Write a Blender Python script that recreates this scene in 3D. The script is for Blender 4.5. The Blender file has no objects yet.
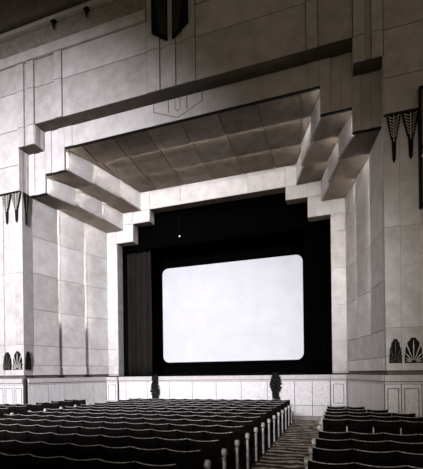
import bpy, bmesh, math, random
from mathutils import Vector, Matrix
R = math.radians
random.seed(7)
SC = bpy.context.scene
COL = SC.collection

# ---------------------------------------------------------------- camera
cam = bpy.data.cameras.new('camera')
camo = bpy.data.objects.new('camera', cam); COL.objects.link(camo)
cam.sensor_fit = 'HORIZONTAL'; cam.sensor_width = 36
cam.lens = 383.0/423.0*36
cam.shift_y = 138.5/423.0
cam.clip_start = 0.05; cam.clip_end = 200
camo.matrix_world = (Matrix.Translation((5.41, 0, 2.03)) @ Matrix.Rotation(R(18.53), 4, 'Z')
                     @ Matrix.Rotation(R(90), 4, 'X') @ Matrix.Rotation(R(-0.75), 4, 'Z'))
SC.camera = camo

# ---------------------------------------------------------------- world, lamps, exposure
w = bpy.data.worlds.new('world'); SC.world = w; w.use_nodes = True
w.node_tree.nodes['Background'].inputs[0].default_value = (1.0, 0.82, 0.62, 1)
w.node_tree.nodes['Background'].inputs[1].default_value = 0.115
vs = SC.view_settings
vs.view_transform = 'Standard'; vs.look = 'None'; vs.gamma = 1; vs.use_curve_mapping = False
vs.exposure = 0.45

def spot(name, loc, target, energy, angle, blend, size, col):
    l = bpy.data.lights.new(name, 'SPOT'); l.energy = energy; l.spot_size = R(angle)
    l.spot_blend = blend; l.shadow_soft_size = size; l.color = col
    o = bpy.data.objects.new(name, l); COL.objects.link(o); o.location = loc
    o.rotation_euler = (Vector(target)-Vector(loc)).to_track_quat('-Z', 'Y').to_euler()
    return o
def area(name, loc, target, energy, sx, sy, col):
    l = bpy.data.lights.new(name, 'AREA'); l.shape = 'RECTANGLE'; l.size = sx; l.size_y = sy
    l.energy = energy; l.color = col
    o = bpy.data.objects.new(name, l); COL.objects.link(o); o.location = loc
    o.rotation_euler = (Vector(target)-Vector(loc)).to_track_quat('-Z', 'Y').to_euler()
    return o
COOL = (0.93, 0.91, 1.0)
WARM = (1.0, 0.88, 0.74)
KEY = 28000
spot('key_spot', (-2.5, -8.5, 10.4), (-7.8, 13.0, 4.0), KEY, 66, 1.0, 0.5, COOL)  # unseen key light added behind the camera, aimed at the left side
spot('stage_fill_spot', (5.5, -9.0, 8.0), (1.0, 17.0, 3.0), 12000, 34, 1.0, 0.4, COOL)  # unseen fill added behind the camera for the stage wall
spot('right_base_fill', (2.0, -8.0, 7.5), (6.6, 13.2, 2.6), 2600, 40, 1.0, 0.4, (1.0, 0.93, 0.86))  # unseen fill added to brighten the right wall and its wainscot
COVE = 42.0
SCREEN = 0.39

# ---------------------------------------------------------------- materials
def nt(name):
    m = bpy.data.materials.new(name); m.use_nodes = True
    return m, m.node_tree.nodes, m.node_tree.links, m.node_tree.nodes['Principled BSDF']
def mat(name, c1, c2=None, scale=3.0, rough=0.8, bump=0.0, bscale=40, metal=0.0, spec=0.3, stretch=(1, 1, 1), detail=6):
    m, N, L, B = nt(name)
    B.inputs['Roughness'].default_value = rough
    B.inputs['Metallic'].default_value = metal
    B.inputs['Specular IOR Level'].default_value = spec
    c2 = c2 or tuple(x*0.8 for x in c1)
    tc = N.new('ShaderNodeTexCoord'); mp = N.new('ShaderNodeMapping'); mp.inputs['Scale'].default_value = stretch
    L.new(tc.outputs['Object'], mp.inputs[0])
    oi = N.new('ShaderNodeObjectInfo')
    off = N.new('ShaderNodeVectorMath'); off.operation = 'ADD'
    rv = N.new('ShaderNodeMath'); rv.operation = 'MULTIPLY'; rv.inputs[1].default_value = 30
    L.new(oi.outputs['Random'], rv.inputs[0]); L.new(mp.outputs[0], off.inputs[0]); L.new(rv.outputs[0], off.inputs[1])
    n = N.new('ShaderNodeTexNoise'); n.inputs['Scale'].default_value = scale; n.inputs['Detail'].default_value = detail
    n.inputs['Roughness'].default_value = 0.65
    L.new(off.outputs[0], n.inputs['Vector'])
    cr = N.new('ShaderNodeValToRGB'); cr.color_ramp.elements[0].position = 0.32; cr.color_ramp.elements[1].position = 0.68
    cr.color_ramp.elements[0].color = (*c2, 1); cr.color_ramp.elements[1].color = (*c1, 1)
    L.new(n.outputs['Fac'], cr.inputs[0]); L.new(cr.outputs[0], B.inputs['Base Color'])
    if bump:
        n2 = N.new('ShaderNodeTexNoise'); n2.inputs['Scale'].default_value = bscale; n2.inputs['Detail'].default_value = 4
        L.new(off.outputs[0], n2.inputs['Vector'])
        b = N.new('ShaderNodeBump'); b.inputs['Strength'].default_value = bump; b.inputs['Distance'].default_value = 0.02
        L.new(n2.outputs['Fac'], b.inputs['Height']); L.new(b.outputs[0], B.inputs['Normal'])
    return m
M = {}
M['plaster'] = mat('acoustic_plaster', (0.66, 0.635, 0.61), (0.47, 0.445, 0.42), 2.2, 0.9, 0.25, 30)
M['plaster2'] = mat('plaster_tone_b', (0.60, 0.57, 0.545), (0.43, 0.405, 0.38), 2.6, 0.9, 0.25, 30)
M['plaster3'] = mat('plaster_tone_c', (0.71, 0.685, 0.665), (0.53, 0.505, 0.48), 1.8, 0.9, 0.25, 30)
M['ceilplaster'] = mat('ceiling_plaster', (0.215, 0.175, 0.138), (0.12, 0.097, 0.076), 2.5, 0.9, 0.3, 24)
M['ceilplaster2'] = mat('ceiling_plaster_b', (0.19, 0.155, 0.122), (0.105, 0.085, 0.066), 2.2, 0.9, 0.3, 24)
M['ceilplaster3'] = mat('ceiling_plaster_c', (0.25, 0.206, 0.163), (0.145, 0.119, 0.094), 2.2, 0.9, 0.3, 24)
M['frieze'] = mat('frieze_plaster', (0.40, 0.36, 0.31), (0.24, 0.21, 0.18), 5, 0.95, 0.5, 20)
M['joint'] = mat('joint_mortar', (0.16, 0.145, 0.13), (0.10, 0.09, 0.08), 4, 0.95)
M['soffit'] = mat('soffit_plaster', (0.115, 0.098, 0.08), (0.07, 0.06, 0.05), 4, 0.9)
M['marble'] = mat('wainscot_marble', (0.84, 0.82, 0.82), (0.60, 0.58, 0.57), 9, 0.45, 0.05, 30, spec=0.5, detail=10)
M['marble2'] = mat('wainscot_marble_b', (0.78, 0.76, 0.75), (0.54, 0.52, 0.50), 6, 0.5, 0.05, 30, spec=0.5, stretch=(3, 3, 0.4))
M['cap'] = mat('wainscot_cap', (0.62, 0.59, 0.57), (0.48, 0.45, 0.43), 6, 0.5)
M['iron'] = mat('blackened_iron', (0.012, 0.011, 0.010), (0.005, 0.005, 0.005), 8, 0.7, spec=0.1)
M['gilt'] = mat('pale_gilt_ornament', (0.86, 0.82, 0.74), (0.62, 0.58, 0.50), 12, 0.6)
M['gilt_dim'] = mat('dull_gilt_rays', (0.16, 0.14, 0.11), (0.08, 0.07, 0.05), 12, 0.6)
M['velvet'] = mat('black_velvet', (0.0022, 0.002, 0.0018), (0.001, 0.001, 0.001), 6, 1.0, spec=0.0)
M['curtain'] = mat('dark_curtain', (0.022, 0.018, 0.014), (0.004, 0.0035, 0.003), 5, 0.9, spec=0.1, stretch=(6, 6, 0.25))
M['seat'] = mat('seat_velour', (0.012, 0.0105, 0.0095), (0.005, 0.0045, 0.004), 14, 0.9, spec=0.08)
M['seatback'] = mat('seat_back_panel', (0.008, 0.0062, 0.005), (0.002, 0.0018, 0.0015), 3.5, 0.7, spec=0.04, stretch=(1, 1, 3))
M['rim'] = mat('seat_rim_metal', (0.80, 0.76, 0.72), (0.10, 0.09, 0.08), 26, 0.4, metal=0.2)
M['standard'] = mat('pale_enamel', (0.85, 0.83, 0.80), (0.25, 0.23, 0.20), 12, 0.45, spec=0.5)
M['wood'] = mat('armrest_wood', (0.06, 0.045, 0.035), (0.03, 0.022, 0.018), 9, 0.5)
M['floor'] = mat('floor_dark', (0.035, 0.030, 0.026), (0.018, 0.015, 0.013), 3, 0.8)
M['ivy'] = mat('ivy_leaf', (0.008, 0.009, 0.007), (0.003, 0.003, 0.003), 12, 0.7)
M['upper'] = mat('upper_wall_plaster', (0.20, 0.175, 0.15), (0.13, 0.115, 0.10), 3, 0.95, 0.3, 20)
M['skirting'] = mat('stage_skirting', (0.30, 0.28, 0.26), (0.2, 0.185, 0.17), 5, 0.6)

# carpet with cross bands
m, N, L, B = nt('aisle_carpet'); M['carpet'] = m
B.inputs['Roughness'].default_value = 0.95; B.inputs['Specular IOR Level'].default_value = 0.05
tc = N.new('ShaderNodeTexCoord')
wv = N.new('ShaderNodeTexWave'); wv.wave_type = 'BANDS'; wv.bands_direction = 'Y'
wv.inputs['Scale'].default_value = 0.85; wv.inputs['Distortion'].default_value = 5.0; wv.inputs['Detail'].default_value = 3
wv.inputs['Detail Scale'].default_value = 2.2
L.new(tc.outputs['Object'], wv.inputs['Vector'])
nz = N.new('ShaderNodeTexNoise'); nz.inputs['Scale'].default_value = 4.0; L.new(tc.outputs['Object'], nz.inputs['Vector'])
mx = N.new('ShaderNodeMath'); mx.operation = 'MULTIPLY'; L.new(wv.outputs['Fac'], mx.inputs[0]); L.new(nz.outputs['Fac'], mx.inputs[1])
cr = N.new('ShaderNodeValToRGB'); cr.color_ramp.elements[0].position = 0.22; cr.color_ramp.elements[1].position = 0.5
cr.color_ramp.elements[0].color = (0.045, 0.037, 0.030, 1); cr.color_ramp.elements[1].color = (0.55, 0.47, 0.38, 1)
L.new(mx.outputs[0], cr.inputs[0]); L.new(cr.outputs[0], B.inputs['Base Color'])

def emis(name, col, s):
    m, N, L, B = nt(name)
    B.inputs['Base Color'].default_value = (*col, 1)
    B.inputs['Emission Color'].default_value = (*col, 1); B.inputs['Emission Strength'].default_value = s
    return m
M['tube'] = emis('cove_tube', (1.0, 0.97, 0.98), COVE)
# projection screen: emission stands in for light falling on the white surface, slight mottling
m, N, L, B = nt('lit_screen'); M['screen'] = m
B.inputs['Roughness'].default_value = 0.9; B.inputs['Base Color'].default_value = (0.3, 0.3, 0.3, 1)
tc = N.new('ShaderNodeTexCoord'); nz = N.new('ShaderNodeTexNoise'); nz.inputs['Scale'].default_value = 1.2; nz.inputs['Detail'].default_value = 8
L.new(tc.outputs['Object'], nz.inputs['Vector'])
cr = N.new('ShaderNodeValToRGB'); cr.color_ramp.elements[0].color = (0.84, 0.83, 0.93, 1); cr.color_ramp.elements[1].color = (1.0, 0.99, 1.08, 1)
cr.color_ramp.elements[0].position = 0.3; cr.color_ramp.elements[1].position = 0.7
L.new(nz.outputs['Fac'], cr.inputs[0]); L.new(cr.outputs[0], B.inputs['Emission Color']); B.inputs['Emission Strength'].default_value = SCREEN
M['pilot'] = emis('pilot_lamp', (1, 0.95, 0.9), 3.0)

# ---------------------------------------------------------------- mesh helpers
def obj(name, bm, material, parent=None, smooth=False):
    me = bpy.data.meshes.new(name)
    bmesh.ops.recalc_face_normals(bm, faces=bm.faces)
    bm.to_mesh(me); bm.free()
    me.materials.append(M[material] if isinstance(material, str) else material)
    if smooth:
        for p in me.polygons: p.use_smooth = True
    o = bpy.data.objects.new(name, me); COL.objects.link(o)
    if parent: o.parent = parent
    return o
def empty(name, loc=(0, 0, 0), rz=0):
    o = bpy.data.objects.new(name, None); COL.objects.link(o); o.empty_display_size = 0.2
    o.location = loc; o.rotation_euler = (0, 0, rz); return o
def tag(o, label, cat, group=None):
    o['label'] = label; o['category'] = cat
    if group: o['group'] = group
    return o
def struct(o): o['kind'] = 'structure'; return o
def hexa(bm, p):          # 8 points: 4 of one face, 4 of the opposite
    v = [bm.verts.new(q) for q in p]
    for f in ((0, 1, 2, 3), (4, 7, 6, 5), (0, 4, 5, 1), (1, 5, 6, 2), (2, 6, 7, 3), (3, 7, 4, 0)):
        bm.faces.new([v[i] for i in f])
def box(bm, x0, x1, y0, y1, z0, z1):
    hexa(bm, [(x0, y0, z0), (x1, y0, z0), (x1, y1, z0), (x0, y1, z0), (x0, y0, z1), (x1, y0, z1), (x1, y1, z1), (x0, y1, z1)])
def B1(name, x0, x1, y0, y1, z0, z1, material, parent=None, bevel=0):
    bm = bmesh.new(); box(bm, min(x0, x1), max(x0, x1), y0, y1, z0, z1)
    if bevel: bmesh.ops.bevel(bm, geom=bm.edges[:], offset=bevel, segments=1, affect='EDGES')
    return obj(name, bm, material, parent)
def prism(bm, pts, y0, y1):   # polygon in x,z extruded in y
    a = [bm.verts.new((x, y0, z)) for x, z in pts]; b = [bm.verts.new((x, y1, z)) for x, z in pts]
    n = len(pts); bm.faces.new(a); bm.faces.new(b[::-1])
    for i in range(n): bm.faces.new([a[i], b[i], b[(i+1) % n], a[(i+1) % n]])
def slab(name, q, out, th, material, parent, gap=0.012, ):  # quad q (4 Vectors), inset by gap, thickened along out
    q = [Vector(p) for p in q]
    c = sum(q, Vector())/4
    e = []
    for i in range(4):
        a = (q[(i+1) % 4]-q[i]); b = (q[(i-1) % 4]-q[i])
        if a.length < 1e-6: a = b
        e.append(q[i] + a.normalized()*min(gap, a.length*.4) + b.normalized()*min(gap, b.length*.4))
    o = Vector(out)*th
    bm = bmesh.new(); hexa(bm, e+[p+o for p in e])
    return obj(name, bm, material, parent)
def pick(*names): return random.choice(names)
PL = ('plaster', 'plaster', 'plaster2', 'plaster3')

# ================================================================= SETTING
XO1, XO2 = 5.90, 6.72; ZO1, ZO2, ZO3 = 11.93, 11.16, 9.46
YO, YI, YE = 12.16, 12.70, 16.75
XW = 10.5; ZT = 17.6
# ---- outer wall (proscenium front)
bm = bmesh.new()
for s in (-1, 1):
    box(bm, *(sorted((s*XO2, s*XW))), YO+.04, YI+.06, ZO3, ZT)
    box(bm, *(sorted((s*XO1, s*XO2))), YO+.04, YI, ZO2, ZT)
box(bm, -XO1, XO1, YO+.04, YI, ZO1, ZT)
wf = struct(obj('wall_front', bm, 'joint'))
def fpanel(x0, x1, z0, z1, y=YO, th=.045, m=None, name='stone_panel', gap=.012, parent=None):
    x0, x1 = min(x0, x1), max(x0, x1)
    return slab(name, [(x0, y, z0), (x1, y, z0), (x1, y, z1), (x0, y, z1)], (0, 1, 0), th, m or pick(*PL), parent or wf, gap)
ZL = 14.48
for s in (-1, 1):
    for z0, z1 in ((ZO1, 13.40), (13.40, ZL)):
        fpanel(s*.91, s*4.55, z0, z1)
        fpanel(s*4.55, s*4.90, z0, z1, y=YO-.05, th=.095, gap=.012)
        fpanel(s*4.90, s*XO1, z0, z1, y=YO+.025, th=.03, m='plaster2')
    for z0, z1 in ((ZO2, ZO1), (ZO1, 13.40), (13.40, ZL)):
        fpanel(s*XO1, s*6.24, z0, z1, y=YO-.04, th=.085, gap=.010)
        fpanel(s*6.24, s*6.40, z0, z1, y=YO+.03, th=.02, gap=.004, m='plaster2')
        fpanel(s*6.40, s*XO2, z0, z1, y=YO-.04, th=.085, gap=.010)
    for z0, z1 in ((ZO3, 10.50), (10.50, 11.90), (11.90, 13.40), (13.40, ZL)):
        fpanel(s*XO2, s*XW, z0, z1)
    fpanel(s*.91, s*XW, ZL+.42, 15.62, y=YO+.0, m='frieze', name='frieze_panel')
# central fluted pilaster
for x0, x1, d in ((-.91, -.42, .03), (-.42, -.18, -.02), (-.18, .18, .03), (.18, .42, -.02), (.42, .91, .03)):
    for z0, z1 in ((ZO1, 13.40), (13.40, ZT)):
        fpanel(x0, x1, z0, z1, y=YO-d, th=.04+d, name='pilaster_strip', gap=.012)
# ledge moulding, cornice and upper wall
n = 1
for s in (-1, 1):
    bm = bmesh.new(); x0, x1 = sorted((s*.95, s*XW))
    box(bm, x0, x1, YO-.07, YO+.045, ZL+.02, ZL+.30); box(bm, x0, x1, YO-.04, YO+.045, ZL+.32, ZL+.42)
    struct(obj('trim_%d' % n, bm, 'plaster3')); n += 1
bm = bmesh.new()
for a, b in ((-XW, -.95), (.95, XW)):
    box(bm, a, b, YO-.16, YO+.045, 15.64, 15.72); box(bm, a, b, YO-.10, YO+.045, 15.78, 15.86)
struct(obj('trim_3', bm, 'plaster'))
bm = bmesh.new(); box(bm, -XW, -.95, YO-.30, YO+.04, 15.95, ZT); box(bm, .95, XW, YO-.30, YO+.04, 15.95, ZT)
struct(obj('wall_upper', bm, 'upper'))
bm = bmesh.new(); box(bm, -XW-.3, XW+.3, -14, 20.5, ZT, ZT+.3)
struct(obj('ceiling', bm, 'upper'))

# soffits of the outer opening + receding jambs (fluted)
def jamb(s, x, z0, z1):   # receding vertical face at |x| from YO to YI
    t = .03
    ys = (YO, YO+.20, YO+.38, YI)
    for i in range(3):
        xx = x - (.018 if i != 1 else .004)
        slab('jamb_strip', [(s*xx, ys[i], z0), (s*xx, ys[i+1], z0), (s*xx, ys[i+1], z1), (s*xx, ys[i], z1)], (s, 0, 0), t, 'plaster2', wf, .003)
def soff(x0, x1, z, m='soffit'):
    x0, x1 = min(x0, x1), max(x0, x1)
    slab('soffit_panel', [(x0, YO, z), (x1, YO, z), (x1, YI, z), (x0, YI, z)], (0, 0, 1), .03, m, wf, .004)
xs = [-XO1, -4.9, -3.3, -.91, -.42, .42, .91, 3.3, 4.9, XO1]
for a, b in zip(xs, xs[1:]): soff(a, b, ZO1-.002)
for s in (-1, 1):
    soff(s*XO1, s*XO2, ZO2-.002); soff(s*XO2, s*XW, ZO3-.002)
    jamb(s, XO1, ZO2, ZO1); jamb(s, XO2, ZO3, ZO2)

# ---- inner fascia
IA, IB = (4.92, 11.13), (5.87, 10.23)
bm = bmesh.new()
for s in (-1, 1):
    box(bm, *sorted((s*IB[0], s*7.0)), YI+.03, YI+.10, ZO3, 12.2)
    box(bm, *sorted((s*IA[0], s*IB[0])), YI+.03, YI+.10, IB[1], 12.2)
box(bm, -IA[0], IA[0], YI+.03, YI+.10, IA[1], 12.2)
wi = struct(obj('wall_inner', bm, 'plaster2'))
for s in (-1, 1):
    for a, b, z0, z1, d in ((.95, 4.55, IA[1], ZO1, 0), (4.55, IA[0], IA[1], ZO1, .02),
                            (IA[0], 5.24, IB[1], ZO1, .02), (5.24, 5.56, IB[1], ZO1, -.012), (5.56, IB[0], IB[1], ZO1, .02),
                            (IB[0], 6.14, ZO3, ZO2+.1, .02), (6.14, 6.42, ZO3, ZO2+.1, -.012), (6.42, 6.76, ZO3, ZO2+.1, .02)):
        fpanel(s*a, s*b, z0, z1 if a < 5.9 else z1, y=YI-d, th=.04+d, parent=wi, gap=.004, m='plaster3')
fpanel(-.95, .95, IA[1], ZO1, y=YI, th=.04, parent=wi, gap=.004, m='plaster3')
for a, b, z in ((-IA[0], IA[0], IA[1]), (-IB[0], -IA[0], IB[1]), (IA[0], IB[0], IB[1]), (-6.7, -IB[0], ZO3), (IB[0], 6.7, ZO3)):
    B1('shadow_strip', a, b, YI+.01, YI+.11, z-.035, z-.001, 'iron', wi)  # black strips put in as the dark shade line under the fascia edges
# incised crest lines on the fascia under the centre pilaster (shallow dark grooved mouldings)
def line_xz(pts, wdt, y, parent, name='crest_line', m='ceilplaster3'):
    for (xa, za), (xb, zb) in zip(pts, pts[1:]):
        d = Vector((xb-xa, 0, zb-za)); nrm = Vector((-d.z, 0, d.x)).normalized()*wdt/2
        a = Vector((xa, y, za)); b = Vector((xb, y, zb))
        slab(name, [a-nrm, b-nrm, b+nrm, a+nrm], (0, 1, 0), .02, m, parent, 0)
line_xz([(-.95, 11.90), (-.95, 11.62), (0, 11.22), (.95, 11.62), (.95, 11.90)], .022, YI-.01, wi)
line_xz([(-.36, 11.90), (-.36, 11.45)], .03, YI-.01, wi); line_xz([(.36, 11.90), (.36, 11.45)], .03, YI-.01, wi)
line_xz([(-.10, 11.90), (-.10, 11.55), (0, 11.45), (.10, 11.55), (.10, 11.90)], .02, YI-.01, wi)

# ---- stepped coffered tunnel: three bays
bays = [  # (Y, (A half,z), (B half,z), (wall half, z)) start / lip
    (YI+.08, (5.06, 11.25), (6.01, 10.35), (6.715, 9.50), 14.05, (4.53, 11.06), (5.45, 10.18), (6.44, 9.38)),
    (13.97, (4.70, 11.20), (5.62, 10.32), (6.61, 9.52), 15.40, (4.06, 10.95), (5.06, 10.11), (6.05, 9.27)),
    (15.32, (4.23, 11.09), (5.23, 10.25), (6.22, 9.41), YE, (3.74, 10.91), (4.76, 10.04), (5.70, 9.18)),
]
ceil = struct(empty('ceiling', (0, 0, 0))); ceil.name = 'ceiling_coffer'
wl = struct(empty('wall_left')); wr = struct(empty('wall_right'))
ZJ = (2.03, 2.45, 3.28, 4.80, 6.32, 7.86)
CP = ('ceilplaster', 'ceilplaster2', 'ceilplaster3')
rise = ('plaster', 'plaster2')
for k, (y0, A0, B0, W0, y1, A1, B1_, W1) in enumerate(bays):
    # top coffer panels
    js0 = [-A0[0], -4.27 if A0[0] > 4.6 else -A0[0]+.02, -2.85, -1.42, 0, 1.42, 2.85, 4.27 if A0[0] > 4.6 else A0[0]-.02, A0[0]]
    js1 = [-A1[0], -min(4.27, A1[0]-.02), -2.85, -1.42, 0, 1.42, 2.85, min(4.27, A1[0]-.02), A1[0]]
    for i in range(8):
        if js0[i+1]-js0[i] < .05 and js1[i+1]-js1[i] < .05: continue
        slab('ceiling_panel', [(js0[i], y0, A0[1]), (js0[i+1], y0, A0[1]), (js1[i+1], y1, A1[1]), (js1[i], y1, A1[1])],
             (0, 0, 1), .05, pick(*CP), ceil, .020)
    for s in (-1, 1):
        def q(p, r, y): return (s*p, y, r)
        # riser A
        slab('riser_panel', [q(A0[0], B0[1], y0), q(A0[0], A0[1], y0), q(A1[0], A1[1], y1), q(A1[0], B1_[1], y1)], (s, 0, 0), .05, pick(*rise), ceil, 0)
        # soffit B
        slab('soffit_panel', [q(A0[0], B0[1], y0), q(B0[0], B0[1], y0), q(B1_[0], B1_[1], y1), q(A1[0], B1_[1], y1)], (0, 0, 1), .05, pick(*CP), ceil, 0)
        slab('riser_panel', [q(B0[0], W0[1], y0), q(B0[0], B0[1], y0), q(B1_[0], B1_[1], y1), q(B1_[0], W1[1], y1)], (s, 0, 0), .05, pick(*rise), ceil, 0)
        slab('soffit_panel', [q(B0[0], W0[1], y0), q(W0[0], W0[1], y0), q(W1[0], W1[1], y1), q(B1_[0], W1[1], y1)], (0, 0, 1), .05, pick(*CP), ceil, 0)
        par = wl if s < 0 else wr
        zs = list(ZJ)
        for j in range(len(zs)):
            za = zs[j]; last = j == len(zs)-1
            zb0 = W0[1] if last else zs[j+1]; zb1 = W1[1] if last else zs[j+1]
            d = -.03 if j == 0 else 0
            slab('wall_panel', [q(W0[0]+d, za, y0), q(W0[0]+d, zb0, y0), q(W1[0]+d, zb1, y1), q(W1[0]+d, za, y1)], (s, 0, 0), .06, pick(*PL), par, .009)
        # backing behind the joints
        bm = bmesh.new()
        ye = y1-.11; e = (W0[0]-W1[0])*.08
        hexa(bm, [q(W0[0]+.04, 1.9, y0), q(W0[0]+.04, W0[1], y0), q(W1[0]+.04+e, W1[1], ye), q(W1[0]+.04+e, 1.9, ye),
                  q(W0[0]+.12, 1.9, y0), q(W0[0]+.12, W0[1], y0), q(W1[0]+.12, W1[1], ye), q(W1[0]+.12, 1.9, ye)])
        obj('wall_backing', bm, 'joint', par)
    bm = bmesh.new()
    ye = y1-.11; e = (A0[1]-A1[1])*.08
    hexa(bm, [(-A0[0], y0, A0[1]+.04), (A0[0], y0, A0[1]+.04), (A1[0], ye, A1[1]+.04+e), (-A1[0], ye, A1[1]+.04+e),
              (-A0[0], y0, A0[1]+.12), (A0[0], y0, A0[1]+.12), (A1[0], ye, A1[1]+.12), (-A1[0], ye, A1[1]+.12)])
    obj('coffer_backing', bm, 'joint', ceil)
    if k < 2:   # lamp shields along the rear lip
        bm = bmesh.new(); box(bm, -A1[0], A1[0], y1-.12, y1-.002, A1[1]+.051, A1[1]+.062)
        obj('lamp_shield', bm, 'joint', ceil)
        for s in (-1, 1):
            bm = bmesh.new(); box(bm, *sorted((s*(W1[0]+.061), s*(W1[0]+.072))), y1-.10, y1-.002, 1.9, W1[1]+.04)
            obj('lamp_shield', bm, 'joint', wl if s < 0 else wr)
    # cove tubes just behind the front edge of this bay, hidden by the lip before it
    yy = y0+.05; o_ = .045
    cove = struct(empty('trim_%d' % (10+k)))
    def tube(name, x0, x1, z0, z1):
        bm = bmesh.new(); box(bm, min(x0, x1), max(x0, x1), yy-.012, yy+.012, min(z0, z1), max(z0, z1)); obj(name, bm, 'tube', cove)
    A, Bq, W = A0, B0, W0
    lA, lB, lW = (IA, IB, (6.70, ZO3)) if k == 0 else bays[k-1][5:8]
    if k: tube('cove_lamp', -lA[0]+.15, lA[0]-.15, A[1]-.06, A[1]-.04)
    for s in (-1, 1):
        tube('cove_lamp', s*(A[0]-.09), s*(A[0]-.065), Bq[1]+.1, lA[1]-.12)
        if k: tube('cove_lamp', s*(A[0]+.1), s*(lB[0]-.12), Bq[1]-.06, Bq[1]-.04)
        tube('cove_lamp', s*(Bq[0]-.09), s*(Bq[0]-.065), W[1]+.1, lB[1]-.12)
        if k: tube('cove_lamp', s*(Bq[0]+.1), s*(lW[0]-.12), W[1]-.06, W[1]-.04)
        if k: tube('cove_lamp', s*(W[0]-.09), s*(W[0]-.065), 4.3, lW[1]-.14)
# unseen shell added behind the coffers to block leaking world light
bm = bmesh.new()
for s in (-1, 1):
    box(bm, *sorted((s*7.0, s*7.3)), YI+.05, 20.2, 0, 12.6)
box(bm, -7.3, 7.3, YI, 20.2, 12.2, 12.6)
struct(obj('light_block_shell', bm, 'joint'))

# ---- proscenium wall with stepped opening
PA, PB, PC = (3.28, 10.03), (4.20, 9.45), (5.12, 8.58)
bm = bmesh.new()
for s in (-1, 1):
    box(bm, *sorted((s*PC[0], s*6.99)), YE+.04, YE+.50, 0, 12)
    box(bm, *sorted((s*PB[0], s*PC[0])), YE+.04, YE+.50, PC[1], 12)
    box(bm, *sorted((s*PA[0], s*PB[0])), YE+.04, YE+.50, PB[1], 12)
box(bm, -PA[0], PA[0], YE+.04, YE+.50, PA[1], 12)
wp = struct(obj('wall_stage', bm, 'plaster2'))
def pp(x0, x1, z0, z1, d=0): fpanel(x0, x1, z0, z1, y=YE-d, th=.045+d, parent=wp, gap=.008, m=pick('plaster', 'plaster3'))
for s in (-1, 1):
    for z0, z1 in zip((2.03, 2.45, 3.28, 4.80, 6.32, 7.86), (2.45, 3.28, 4.80, 6.32, 7.86, 9.45)):
        pp(s*PC[0], s*6.0, z0, z1 if z1 != 9.45 else 8.58, .02 if z0 == 2.03 else 0)
    pp(s*PC[0], s*6.0, 8.58, 9.45)
    pp(s*PB[0], s*PC[0], PC[1], PB[1])
    pp(s*PB[0], s*PC[0], PB[1], 10.3); pp(s*PA[0], s*PB[0], PB[1], 10.03)
    pp(s*PA[0], s*PB[0], 10.03, 11.2); pp(s*1.62, s*PA[0], PA[1], 11.2)
pp(-1.62, 1.62, PA[1], 11.2)
# reveals of the opening
rv = struct(empty('trim_20'))
def rev_v(s, x, z0, z1):
    slab('reveal_panel', [(s*x, YE, z0), (s*x, YE+.5, z0), (s*x, YE+.5, z1), (s*x, YE, z1)], (s, 0, 0), .03, 'plaster2', rv, .004)
def rev_h(x0, x1, z):
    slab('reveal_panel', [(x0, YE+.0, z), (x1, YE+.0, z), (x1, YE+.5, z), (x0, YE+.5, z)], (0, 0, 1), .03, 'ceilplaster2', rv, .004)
for s in (-1, 1):
    for z0, z1 in zip((1.98, 3.28, 4.80, 6.32, 7.86), (3.28, 4.80, 6.32, 7.86, 8.58)): rev_v(s, PC[0]-.001, z0, z1)
    rev_v(s, PB[0]-.001, PC[1], PB[1]); rev_v(s, PA[0]-.001, PB[1], PA[1])
    rev_h(*sorted((s*PB[0], s*PC[0])), PC[1]-.001); rev_h(*sorted((s*PA[0], s*PB[0])), PB[1]-.001)
rev_h(-PA[0], PA[0], PA[1]-.001)

# ---- piers either side below the outer soffit
XP = 6.70; YP = 12.30
for s, par in ((-1, wl), (1, wr)):
    obj_b = B1('pier_core', s*(XP+.04), s*XW, YP+.05, YI+.06, 0, ZO3, 'joint', par)
    for z0, z1 in zip((2.03, 2.45, 3.28, 6.22), (2.45, 3.28, 6.22, ZO3)):
        d = .02 if z0 == 2.03 else 0
        for a, b, e in ((XP, 7.12, .02), (7.12, 7.64, 0), (7.64, 7.72, -.03), (7.72, XW, 0)):
            if z0 == 2.45 and b <= 7.12: pass
            fpanel(s*a, s*b, z0, z1, y=YP-e-d, th=.05+e+d, parent=par, gap=.004, name='pier_panel')
        slab('pier_panel', [(s*XP, YP-.02, z0), (s*XP, YI+.11, z0), (s*XP, YI+.11, z1), (s*XP, YP-.02, z1)], (s, 0, 0), .04, 'plaster2', par, .004)

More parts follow.
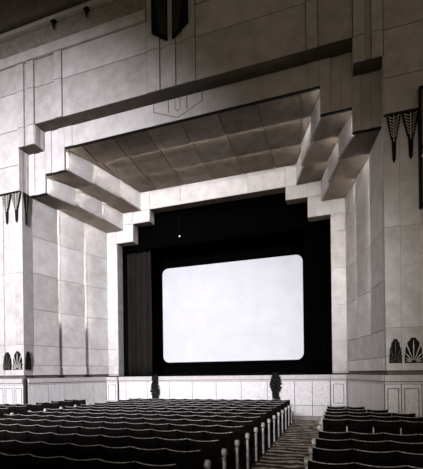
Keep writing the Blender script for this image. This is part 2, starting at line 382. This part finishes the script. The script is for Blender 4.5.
# ---- wainscot, all round
def wains(name, x0, y0, x1, y1, splits, z_cap=1.90, mt='marble', frame=True, inset=.10):
    """wainscot run from (x0,y0) to (x1,y1) in plan; visible side is to the camera"""
    root = struct(empty(name, (x0, y0, 0)))
    d = Vector((x1-x0, y1-y0, 0)); Lg = d.length; d.normalize()
    nrm = Vector((d.y, -d.x, 0))
    if nrm.y > 0 and abs(nrm.y) > .5: nrm = -nrm
    if abs(nrm.y) <= .5 and nrm.x*x0 > 0: nrm = -nrm
    def run(nm, a, b, z0, z1, o0, o1, m):
        p = [d*a+nrm*o0, d*b+nrm*o0, d*b+nrm*o1, d*a+nrm*o1]
        bm = bmesh.new(); hexa(bm, [(q.x, q.y, z0) for q in p]+[(q.x, q.y, z1) for q in p])
        obj(nm, bm, m, root)
    run('core', 0, Lg, 0, z_cap, -.12, 0, 'joint')
    run('skirting', 0, Lg, 0, .16, 0, .06, 'skirting')
    run('cap_moulding', 0, Lg, 1.72, z_cap, 0, .07, 'cap')
    run('cap_moulding', 0, Lg, 1.64, 1.70, 0, .035, 'cap')
    for a, b in zip(splits, splits[1:]):
        a *= Lg; b *= Lg
        run('marble_panel', a+.012, b-.012, .17, .60, 0, .02, 'marble2')
        run('marble_panel', a+.012, b-.012, .62, 1.63, 0, .02, mt)
        if frame and b-a > .35:
            i = inset
            for (u0, u1, v0, v1) in ((a+i, b-i, 1.50, 1.52), (a+i, b-i, .72, .74), (a+i, a+i+.02, .74, 1.50), (b-i-.02, b-i, .74, 1.50)):
                run('bead', u0, u1, v0, v1, .02, .028, 'soffit')
    return root
YS = 16.62
sp = [-5.02, -4.62, -3.45, -2.28, -1.11, .06, 1.23, 2.40, 3.57, 4.30, 5.02]
wains('baseboard_stage', -5.02, YS, 5.02, YS, [(a+5.02)/10.04 for a in sp], frame=False)
for s, nm in ((-1, 'left'), (1, 'right')):
    wains('baseboard_pilaster_'+nm, *( (-5.66, YS-.10, -5.04, YS-.10) if s < 0 else (5.04, YS-.10, 5.66, YS-.10)), [0, 1], inset=.10)
    wains('baseboard_wall_'+nm, s*6.66, 12.42, s*5.70, YS-.06, [0, .22, .42, .61, .8, 1], mt='marble2', frame=False)
    wains('baseboard_pier_'+nm, *( (-XW, YP-.12, -6.64, YP-.12) if s < 0 else (6.64, YP-.12, XW, YP-.12)),
          ([0, .3, .55, .75, .885, 1] if s < 0 else [0, .115, .25, .45, .7, 1]), inset=.07)

# ---- stage interior
B1s = lambda *a: struct(B1(*a))
B1s('floor_stage', -6.98, 6.98, YS+.0, 20.2, 1.86, 1.955, 'velvet')
B1s('wall_back', -6.98, 6.98, 20.0, 20.2, 1.96, 12.1, 'velvet')
B1s('wall_stage_left', -6.98, -6.4, YE+.52, 19.99, 1.96, 12.1, 'velvet')
B1s('wall_stage_right', 6.4, 6.98, YE+.52, 19.99, 1.96, 12.1, 'velvet')
B1s('ceiling_stage', -6.39, 6.39, YE+.52, 19.99, 11.4, 12.1, 'velvet')
tag(B1('masking_board', -5.2, 5.2, 19.16, 19.26, 1.96, 9.6, 'velvet'), 'black masking panel around the white cinema screen', 'masking')

# ---- auditorium floor
B1s('floor', -XW, XW, -14, 17.2, -.20, 0, 'floor')
for nm, x0, x1 in (('floor_aisle_right', 3.62, 4.93), ('floor_aisle_left', -4.93, -3.62)):
    struct(B1(nm, x0, x1, -2, 16.45, 0.0, .012, 'carpet'))

# ================================================================= THINGS ON THE STAGE
# screen
def rrect(hx, z0, z1, r, n=8):
    pts = []
    for cx, cz, a0 in ((hx-r, z0+r, -90), (hx-r, z1-r, 0), (-hx+r, z1-r, 90), (-hx+r, z0+r, 180)):
        for i in range(n+1):
            a = R(a0+90*i/n); pts.append((cx+r*math.cos(a), cz+r*math.sin(a)))
    return pts
scr = empty('cinema_screen', (0, 19.1, 2.63))
tag(scr, 'white cinema screen with rounded corners bright in the dark stage opening', 'screen')
bm = bmesh.new(); prism(bm, [(x, z-2.63) for x, z in rrect(3.76, 2.63, 7.76, .34)], 0, .03); obj('picture_surface', bm, 'screen', scr)
o = rrect(3.90, 2.49, 7.90, .42); i_ = rrect(3.76, 2.63, 7.76, .34)
bm = bmesh.new()
vo = [[bm.verts.new((x, y, z-2.63)) for x, z in o] for y in (-.03, .05)]
vi = [[bm.verts.new((x, y, z-2.63)) for x, z in i_] for y in (-.03, .05)]
n = len(o)
for i in range(n):
    j = (i+1) % n
    bm.faces.new([vo[0][i], vo[0][j], vi[0][j], vi[0][i]]); bm.faces.new([vo[1][j], vo[1][i], vi[1][i], vi[1][j]])
    bm.faces.new([vo[0][j], vo[0][i], vo[1][i], vo[1][j]]); bm.faces.new([vi[0][i], vi[0][j], vi[1][j], vi[1][i]])
obj('screen_border', bm, 'velvet', scr)

def curtain(name, x0, x1, y, z0, z1, amp, folds, material, label, hem=True, ripple=0.0):
    root = empty(name, ((x0+x1)/2, y, z0)); tag(root, label, 'curtain')
    bm = bmesh.new(); NX = int(folds*8); NZ = 10
    ph = [random.uniform(-.6, .6) for _ in range(NX+1)]
    g = []
    for side in (0, 1):
        gs = []
        for iz in range(NZ+1):
            t = iz/NZ; row = []
            for ix in range(NX+1):
                u = ix/NX
                a = 2*math.pi*folds*u + .5*math.sin(5*u+t*1.3)
                yy = amp*(math.sin(a)+.35*math.sin(2.3*a+1))*(1-.35*t) + side*.02
                xx = (u-.5)*(x1-x0) + .03*math.sin(3*t+7*u)
                row.append(bm.verts.new((xx, yy, t*(z1-z0))))
            gs.append(row)
        g.append(gs)
    for s in (0, 1):
        for iz in range(NZ):
            for ix in range(NX):
                bm.faces.new([g[s][iz][ix], g[s][iz][ix+1], g[s][iz+1][ix+1], g[s][iz+1][ix]])
    for iz in range(NZ):
        for ix in (0, NX): bm.faces.new([g[0][iz][ix], g[0][iz+1][ix], g[1][iz+1][ix], g[1][iz][ix]])
    for ix in range(NX):
        for iz in (0, NZ): bm.faces.new([g[0][iz][ix], g[0][iz][ix+1], g[1][iz][ix+1], g[1][iz][ix]])
    obj('drape', bm, material, root, smooth=True)
    bm = bmesh.new(); bmesh.ops.create_cone(bm, cap_ends=True, segments=10, radius1=.025, radius2=.025, depth=(x1-x0), matrix=Matrix.Translation((0, .01, z1-z0+.03)) @ Matrix.Rotation(R(90), 4, 'Y'))
    obj('track', bm, 'iron', root)
    return root
curtain('stage_curtain', -5.55, -3.75, 17.75, 1.96, 9.7, .085, 6, 'curtain', 'dark pleated stage curtain hanging left of the screen, its folds catching light')
curtain('stage_curtain', 3.95, 5.55, 17.75, 1.96, 9.7, .085, 5, 'velvet', 'dark pleated stage curtain hanging right of the screen, almost lost in black')
curtain('stage_valance', -5.6, 5.6, 17.45, 8.35, 10.6, .05, 24, 'velvet', 'black pleated valance across the top of the stage opening')
pl = empty('pilot_lamp', (-1.95, 17.32, 8.75)); tag(pl, 'tiny lit lamp hanging high before the black valance above the screen', 'lamp')
bm = bmesh.new(); bmesh.ops.create_icosphere(bm, subdivisions=2, radius=.022); obj('bulb', bm, 'pilot', pl)
bm = bmesh.new(); bmesh.ops.create_cone(bm, cap_ends=True, segments=8, radius1=.006, radius2=.006, depth=1.3, matrix=Matrix.Translation((0, 0, .68))); obj('cord', bm, 'iron', pl)

# hanging greenery on the stage front
def ivy(x0, x1, z0, z1, label, seed):
    rnd = random.Random(seed)
    root = empty('hanging_ivy', ((x0+x1)/2, YS-.10, z1)); tag(root, label, 'plant', 'trailing plants on the stage front')
    hw = (x1-x0)/2
    bm = bmesh.new()
    for i in range(330):
        t = rnd.random(); z = -t*(z1-z0)
        wd = hw*(.75+.25*math.sin(t*9+seed))*(1 if t < .8 else 1.25-.5*t+.1)
        x = rnd.uniform(-wd, wd); y = rnd.uniform(-.10, .02)
        s = rnd.uniform(.045, .09); a = rnd.uniform(0, 6.28); b = rnd.uniform(-.8, .8)
        c = Vector((x, y, z)); u = Vector((math.cos(a), -.4*math.sin(b), math.sin(a)))*s; v = Vector((-math.sin(a), -.7+.3*b, math.cos(a))).normalized()*s*.6
        vs_ = [bm.verts.new(p) for p in (c-u, c-u*.2-v, c+u, c-u*.2+v)]
        bm.faces.new(vs_)
    f = obj('foliage', bm, 'ivy', root); f['kind'] = 'stuff'
    bm = bmesh.new()
    for k in range(4):
        x = (k-1.5)*hw*.4; px = x
        for j in range(6):
            zz0 = -j/6*(z1-z0); zz1 = -(j+1)/6*(z1-z0); nx = x+rnd.uniform(-.03, .03)
            hexa(bm, [(px-.008, -.02, zz0), (px+.008, -.02, zz0), (px+.008, -.005, zz0), (px-.008, -.005, zz0),
                      (nx-.008, -.02, zz1), (nx+.008, -.02, zz1), (nx+.008, -.005, zz1), (nx-.008, -.005, zz1)]); px = nx
    obj('stem', bm, 'ivy', root)
    # planter on the stage lip
    bm = bmesh.new(); box(bm, -hw*.95, hw*.95, -.04, .16, -.02, .12); obj('planter', bm, 'velvet', root)
    return root
ivy(-3.20, -2.74, .70, 1.97, 'dark trailing plant hanging down the stage front below the left curtain', 3)
ivy(2.55, 3.03, .55, 1.97, 'dark trailing plant hanging down the stage front nearest the right aisle', 5)

# ================================================================= ORNAMENTS
def pendant(x, y, ztop, ln, wd, label, normal='y', pale=True):
    root = empty('pendant_ornament', (x, y, ztop)); tag(root, label, 'ornament', 'black leaf pendants under the soffits')
    if normal == 'x': root.rotation_euler = (0, 0, R(90))
    h = wd/2; lb = ln*.48
    out = [(-h, 0), (h, 0), (h*.86, -lb*.35), (h*.62, -lb*.7), (h*.40, -lb*1.05), (-h*.40, -lb*1.05), (-h*.62, -lb*.7), (-h*.86, -lb*.35)]
    bm = bmesh.new(); prism(bm, out, -.05, .0); obj('backplate', bm, 'iron', root)
    bm = bmesh.new(); prism(bm, [(-h*.32, -lb*1.05), (h*.32, -lb*1.05), (h*.22, -ln*.93), (0, -ln), (-h*.22, -ln*.93)], -.045, 0); obj('spike', bm, 'iron', root)
    bm = bmesh.new(); prism(bm, [(-h*.05, -.03), (h*.05, -.03), (h*.04, -lb*1.2), (-h*.04, -lb*1.2)], -.065, -.045); obj('midrib', bm, 'gilt' if pale else 'gilt_dim', root)
    if pale:
        for k in range(7):
            z = -lb*(.16+.135*k); ww = h*(.80-.074*k)
            for s in (-1, 1):
                bm = bmesh.new()
                prism(bm, [(s*h*.10, z-lb*.02), (s*ww*.60, z+lb*.04), (s*ww, z+lb*.10), (s*ww*.95, z+lb*.045), (s*ww*.5, z+lb*.0), (s*h*.10, z-lb*.04)], -.07, -.05)
                obj('leaf', bm, 'gilt', root)
    return root
pendant(-7.47, YP, ZO3, 1.22, .46, 'black leaf pendant with pale veins on the left pier, the outermost at the frame edge')
pendant(-6.95, YP-.02, ZO3, 1.22, .50, 'black leaf pendant with pale veins on the left pier, second from the frame edge')
pendant(-6.70, YP+.18, ZO3, 1.30, .30, 'plain black pendant on the receding side of the left pier', 'x', False)
pendant(6.98, YP-.02, ZO3, 1.40, .38, 'black leaf pendant with pale veins on the right pier, nearer the screen')
pendant(7.42, YP, ZO3, 1.36, .44, 'black leaf pendant with pale veins on the right pier, nearer the frame edge')

def shell(x, y, z, wd, ht, label, normal='y', pale=True):
    root = empty('shell_grille', (x, y, z)); tag(root, label, 'grille', 'fan grilles low on the piers')
    if normal == 'x': root.rotation_euler = (0, 0, R(90))
    h = wd/2
    half = [(h, 0), (h, ht*.28), (h*.90, ht*.36), (h*.90, ht*.58), (h*.66, ht*.70), (h*.66, ht*.82), (h*.34, ht*.93), (h*.26, ht)]
    pts = half+[(-a, b) for a, b in reversed(half)]
    bm = bmesh.new(); prism(bm, pts, -.04, 0); obj('backplate', bm, 'iron', root)
    if pale:
        for k in range(-4, 5):
            a = R(k*19); L1 = ht*(.93-.013*k*k) if abs(k) < 3 else ht*.60
            L1 = min(L1, (h*.93)/max(abs(math.sin(a)), .01))
            d = Vector((math.sin(a), 0, math.cos(a))); nn = Vector((d.z, 0, -d.x))
            p0 = d*ht*.10; p1 = d*L1*.72; p2 = d*L1
            wq = h*.02; wm = h*.052
            P = [p0-nn*wq, p0+nn*wq, p1+nn*wm, p2, p1-nn*wm]
            bm = bmesh.new(); prism(bm, [(p.x, p.z+.01) for p in P], -.055, -.04); obj('fan_rib', bm, 'gilt_dim' if pale == 'dim' else 'gilt', root)
    return root
shell(-7.54, YP-.02, 2.27, .42, .72, 'dark fan grille low on the left pier, outermost at the frame edge', pale='dim')
shell(-7.0, YP-.02, 2.27, .48, .74, 'dark fan grille with pale ribs low on the left pier, between two others')
shell(-6.70, YP+.18, 2.27, .30, .74, 'plain black fan grille on the receding side of the left pier', 'x', False)
shell(6.95, YP-.02, 2.25, .34, .70, 'narrow dark fan grille low on the right pier, nearer the screen', pale='dim')
shell(7.42, YP-.02, 2.25, .46, .72, 'wide dark fan grille with bright ribs low on the right pier, at the frame edge')

# central crest grilles
for s, lab in ((-1, 'left'), (1, 'right')):
    root = empty('crest_grille', (s*.38, YO-.035, 14.8)); tag(root, 'tall black pointed grille at the top centre of the wall, the %s of the pair' % lab, 'grille', 'pair of crest grilles')
    def Q(x, z): return (s*x-s*.38, z-14.8)
    bm = bmesh.new(); prism(bm, [Q(.10, 13.52), Q(.68, 13.92), Q(.68, 16.4), Q(.10, 16.4)], -.07, 0); obj('backplate', bm, 'iron', root)
    for k in range(6):
        xa = .13+.035*k; za = 13.66+.03*k; xb = .16+.095*k; zb = 15.2+.1*k
        bm = bmesh.new(); prism(bm, [Q(xa, za), Q(xa+.010, za), Q(xb+.016, zb), Q(xb, zb)], -.085, -.07); obj('ray', bm, 'gilt_dim', root)
    bm = bmesh.new(); prism(bm, [Q(.10, 13.52), Q(.68, 13.92), Q(.68, 13.96), Q(.10, 13.58)], -.09, -.07); obj('lower_edge', bm, 'iron', root)

# brackets hanging from the cornice
for x in (-4.85, -3.35):
    root = empty('cornice_bracket', (x, YO-.10, 15.64)); tag(root, 'small dark tapered fitting hanging under the cornice, %s' % ('the one farther left' if x < -4 else 'the one nearer the centre grilles'), 'light fitting', 'fittings under the cornice')
    bm = bmesh.new(); bmesh.ops.create_cone(bm, cap_ends=True, segments=10, radius1=.025, radius2=.065, depth=.24, matrix=Matrix.Translation((0, 0, -.20))); obj('shade', bm, 'iron', root)
    bm = bmesh.new(); box(bm, -.10, .10, -.05, .08, -.06, 0); obj('plate', bm, 'iron', root)

# tall wall lantern at the right edge
root = empty('wall_lantern', (7.74, YP-.10, 6.7)); tag(root, 'tall dark metal wall lantern at the right frame edge', 'lantern')
bm = bmesh.new(); box(bm, -.10, .35, -.14, .09, 0, 3.2); obj('housing', bm, 'ceilplaster2', root)
for x in (-.13, .33):
    bm = bmesh.new(); box(bm, x, x+.05, -.18, .09, -.06, 3.26); obj('frame_bar', bm, 'iron', root)
for z in (-.06, 1.55, 3.2):
    bm = bmesh.new(); box(bm, -.13, .38, -.19, -.14, z, z+.06); obj('crossbar', bm, 'iron', root)
bm = bmesh.new(); bmesh.ops.create_icosphere(bm, subdivisions=2, radius=.05, matrix=Matrix.Translation((-.05, -.2, 1.3))); obj('highlight_bead', bm, 'gilt', root)  # pale ball added for the small bright highlight on the frame

# ================================================================= SEATS
SW = 0.545; PITCH = 0.834
def seat_meshes():
    hw = SW/2-.006
    P = []
    NX = 8
    def prof(u):   # u -1..1 : depth bulge and top height
        return -.05*(1-u*u), .955-.020*(1-u*u)
    bm = bmesh.new(); fr = []; bk = []
    zz = (.36, .50, .66, .82, 1.0)
    for zi in zz:
        rf = []; rb = []
        for i in range(NX+1):
            u = -1+2*i/NX; d, top = prof(u)
            z = zi if zi < 1 else top
            lean = -(z-.36)*.16
            rf.append(bm.verts.new((u*hw, d+lean, z))); rb.append(bm.verts.new((u*hw, d+lean+.05, z)))
        fr.append(rf); bk.append(rb)
    for a in (fr, bk):
        for j in range(len(zz)-1):
            for i in range(NX): bm.faces.new([a[j][i], a[j][i+1], a[j+1][i+1], a[j+1][i]])
    for j in range(len(zz)-1):
        for i in (0, NX): bm.faces.new([fr[j][i], fr[j+1][i], bk[j+1][i], bk[j][i]])
    for i in range(NX):
        for j in (0, len(zz)-1): bm.faces.new([fr[j][i], fr[j][i+1], bk[j][i+1], bk[j][i]])
    P.append(('backrest', bm, 'seatback'))
    # rim
    bm = bmesh.new(); r = .0065; prev = None
    for i in range(NX+1):
        u = -1+2*i/NX; d, top = prof(u); c = Vector((u*hw, d-(top-.36)*.16+.006, top+.004))
        ring = [bm.verts.new(c+Vector((0, r*math.cos(a), r*math.sin(a)))) for a in (0, 1.257, 2.513, 3.77, 5.027)]
        if prev:
            for k in range(5): bm.faces.new([prev[k], prev[(k+1) % 5], ring[(k+1) % 5], ring[k]])
        prev = ring
    P.append(('top_rim', bm, 'rim'))
    bm = bmesh.new(); box(bm, -hw+.03, hw-.03, .06, .50, .38, .47); bmesh.ops.bevel(bm, geom=bm.edges[:], offset=.03, segments=2, affect='EDGES')
    P.append(('seat_cushion', bm, 'seat'))
    bm = bmesh.new(); box(bm, hw-.03, hw+.004, -.02, .34, .60, .635); P.append(('armrest', bm, 'wood'))
    bm = bmesh.new(); box(bm, hw-.02, hw, .0, .26, .02, .60); box(bm, hw-.06, hw, -.02, .32, 0, .02); P.append(('side_support', bm, 'iron'))
    return P
proto = empty('theatre_seat'); parts = [obj(n_, b_, m_, proto, smooth=(n_ in ('backrest', 'top_rim'))) for n_, b_, m_ in seat_meshes()]
bm = bmesh.new(); box(bm, SW/2-.034, SW/2-.008, -.10, -.07, .40, .80); post_me = obj('back_post', bm, 'standard', None)
postdata = post_me.data; bpy.data.objects.remove(post_me)
pstd = empty('row_end_standard')
bm = bmesh.new(); box(bm, -.02, .02, -.02, .065, .0, .66); bmesh.ops.bevel(bm, geom=bm.edges[:], offset=.008, segments=1, affect='EDGES'); s1 = obj('post', bm, 'standard', pstd)
bm = bmesh.new(); bmesh.ops.create_cone(bm, cap_ends=True, segments=14, radius1=.062, radius2=.062, depth=.07, matrix=Matrix.Translation((0, .02, .73)) @ Matrix.Rotation(R(90), 4, 'Y')); bmesh.ops.bevel(bm, geom=bm.edges[:], offset=.008, segments=1, affect='EDGES'); s2 = obj('scroll_head', bm, 'standard', pstd)
bm = bmesh.new(); box(bm, -.03, .03, -.08, .24, 0, .03); s3 = obj('foot', bm, 'iron', pstd)
used = {}
def place(root, loc, label, cat, group):
    if root.name not in used: o = root; used[root.name] = 1
    else:
        o = root.copy(); COL.objects.link(o)
        for ch in list(root.children):
            c = ch.copy(); COL.objects.link(c); c.parent = o
    o.location = loc; tag(o, label, cat, group); return o
ca, sa = math.cos(R(18.53)), math.sin(R(18.53))
def px(x, y):
    dx, dy = x-5.41, y
    dep = -dx*sa+dy*ca
    return 211.5+383*(dx*ca+dy*sa)/dep if dep > .3 else -999
ORD = ['nearest', 'second', 'third', 'fourth', 'fifth', 'sixth', 'seventh', 'eighth', 'ninth', 'tenth', 'eleventh', 'twelfth', 'thirteenth', 'fourteenth']
def ordn(i): return ORD[i] if i else 'first'
def ordr(i): return 'nearest row' if i == 0 else ORD[i]+' row'
NS = 13
for k in range(14):
    y = 4.16+PITCH*k + .07
    for j in range(NS):
        x = 3.60-.03-SW*(j+.5)
        u = px(x, y)
        if u < -14 or u > 437: continue
        where = 'at the right aisle' if j == 0 else ('at the left aisle' if j == NS-1 else '%s seat from right aisle' % ordn(j))
        place(proto, (x, y, 0), 'dark theatre seat, centre bank, %s, %s' % (ordr(k), where), 'theatre seat', 'centre bank theatre seats')
    for s in (1, -1):
        X = s*3.60; u = px(X, y)
        if u < -3 or u > 425: continue
        if s < 0: continue
        place(pstd, (X, y+.08, 0), 'pale row-end standard of the centre bank beside the right aisle, %s' % ordr(k), 'seat standard', 'pale standards of the centre bank')
rows = [4.86, 5.70, 6.50, 7.28, 9.15, 9.98, 10.8, 11.65, 12.48]
wid = [6, 6, 6, 6, 6, 6, 4, 3, 2]
for k, y in enumerate(rows):
    for j in range(wid[k]):
        x = 4.99+.03+SW*(j+.5); u = px(x-SW/2, y)
        if u > 424: continue
        t_ = place(proto, (x, y, 0), 'dark theatre seat, right bank, %s, %s' % (ordr(k), 'beside the aisle' if j == 0 else '%s from the aisle' % ordn(j)), 'theatre seat', 'right bank theatre seats')
        if k == 4:
            b_ = bpy.data.objects.new('back_post', postdata); COL.objects.link(b_); b_.parent = t_; b_['label'] = 'pale upright post'
    place(pstd, (4.94, y-.02, 0), 'pale row-end standard of the right bank beside the aisle, %s' % ordr(k), 'seat standard', 'pale standards of the right bank')
lr = [(9.15, 7), (9.98, 6), (10.75, 5), (11.5, 4), (12.35, 2), (13.2, 2), (14.0, 2)]
for k, (y, n_) in enumerate(lr):
    for j in range(n_):
        x = -4.99-.03-SW*(j+.5)
        if px(x+SW/2, y) < 0: continue
        place(proto, (x, y, 0), 'dark theatre seat, far left bank, %s, %s' % (ordr(k), 'beside the left aisle' if j == 0 else '%s from the left aisle' % ordn(j)), 'theatre seat', 'far left bank theatre seats')
    if px(-4.96, y) > -2:
        place(pstd, (-4.96, y-.02, 0), 'pale row-end standard of the far left bank, %s' % ordr(k), 'seat standard', 'pale standards of the far left bank')
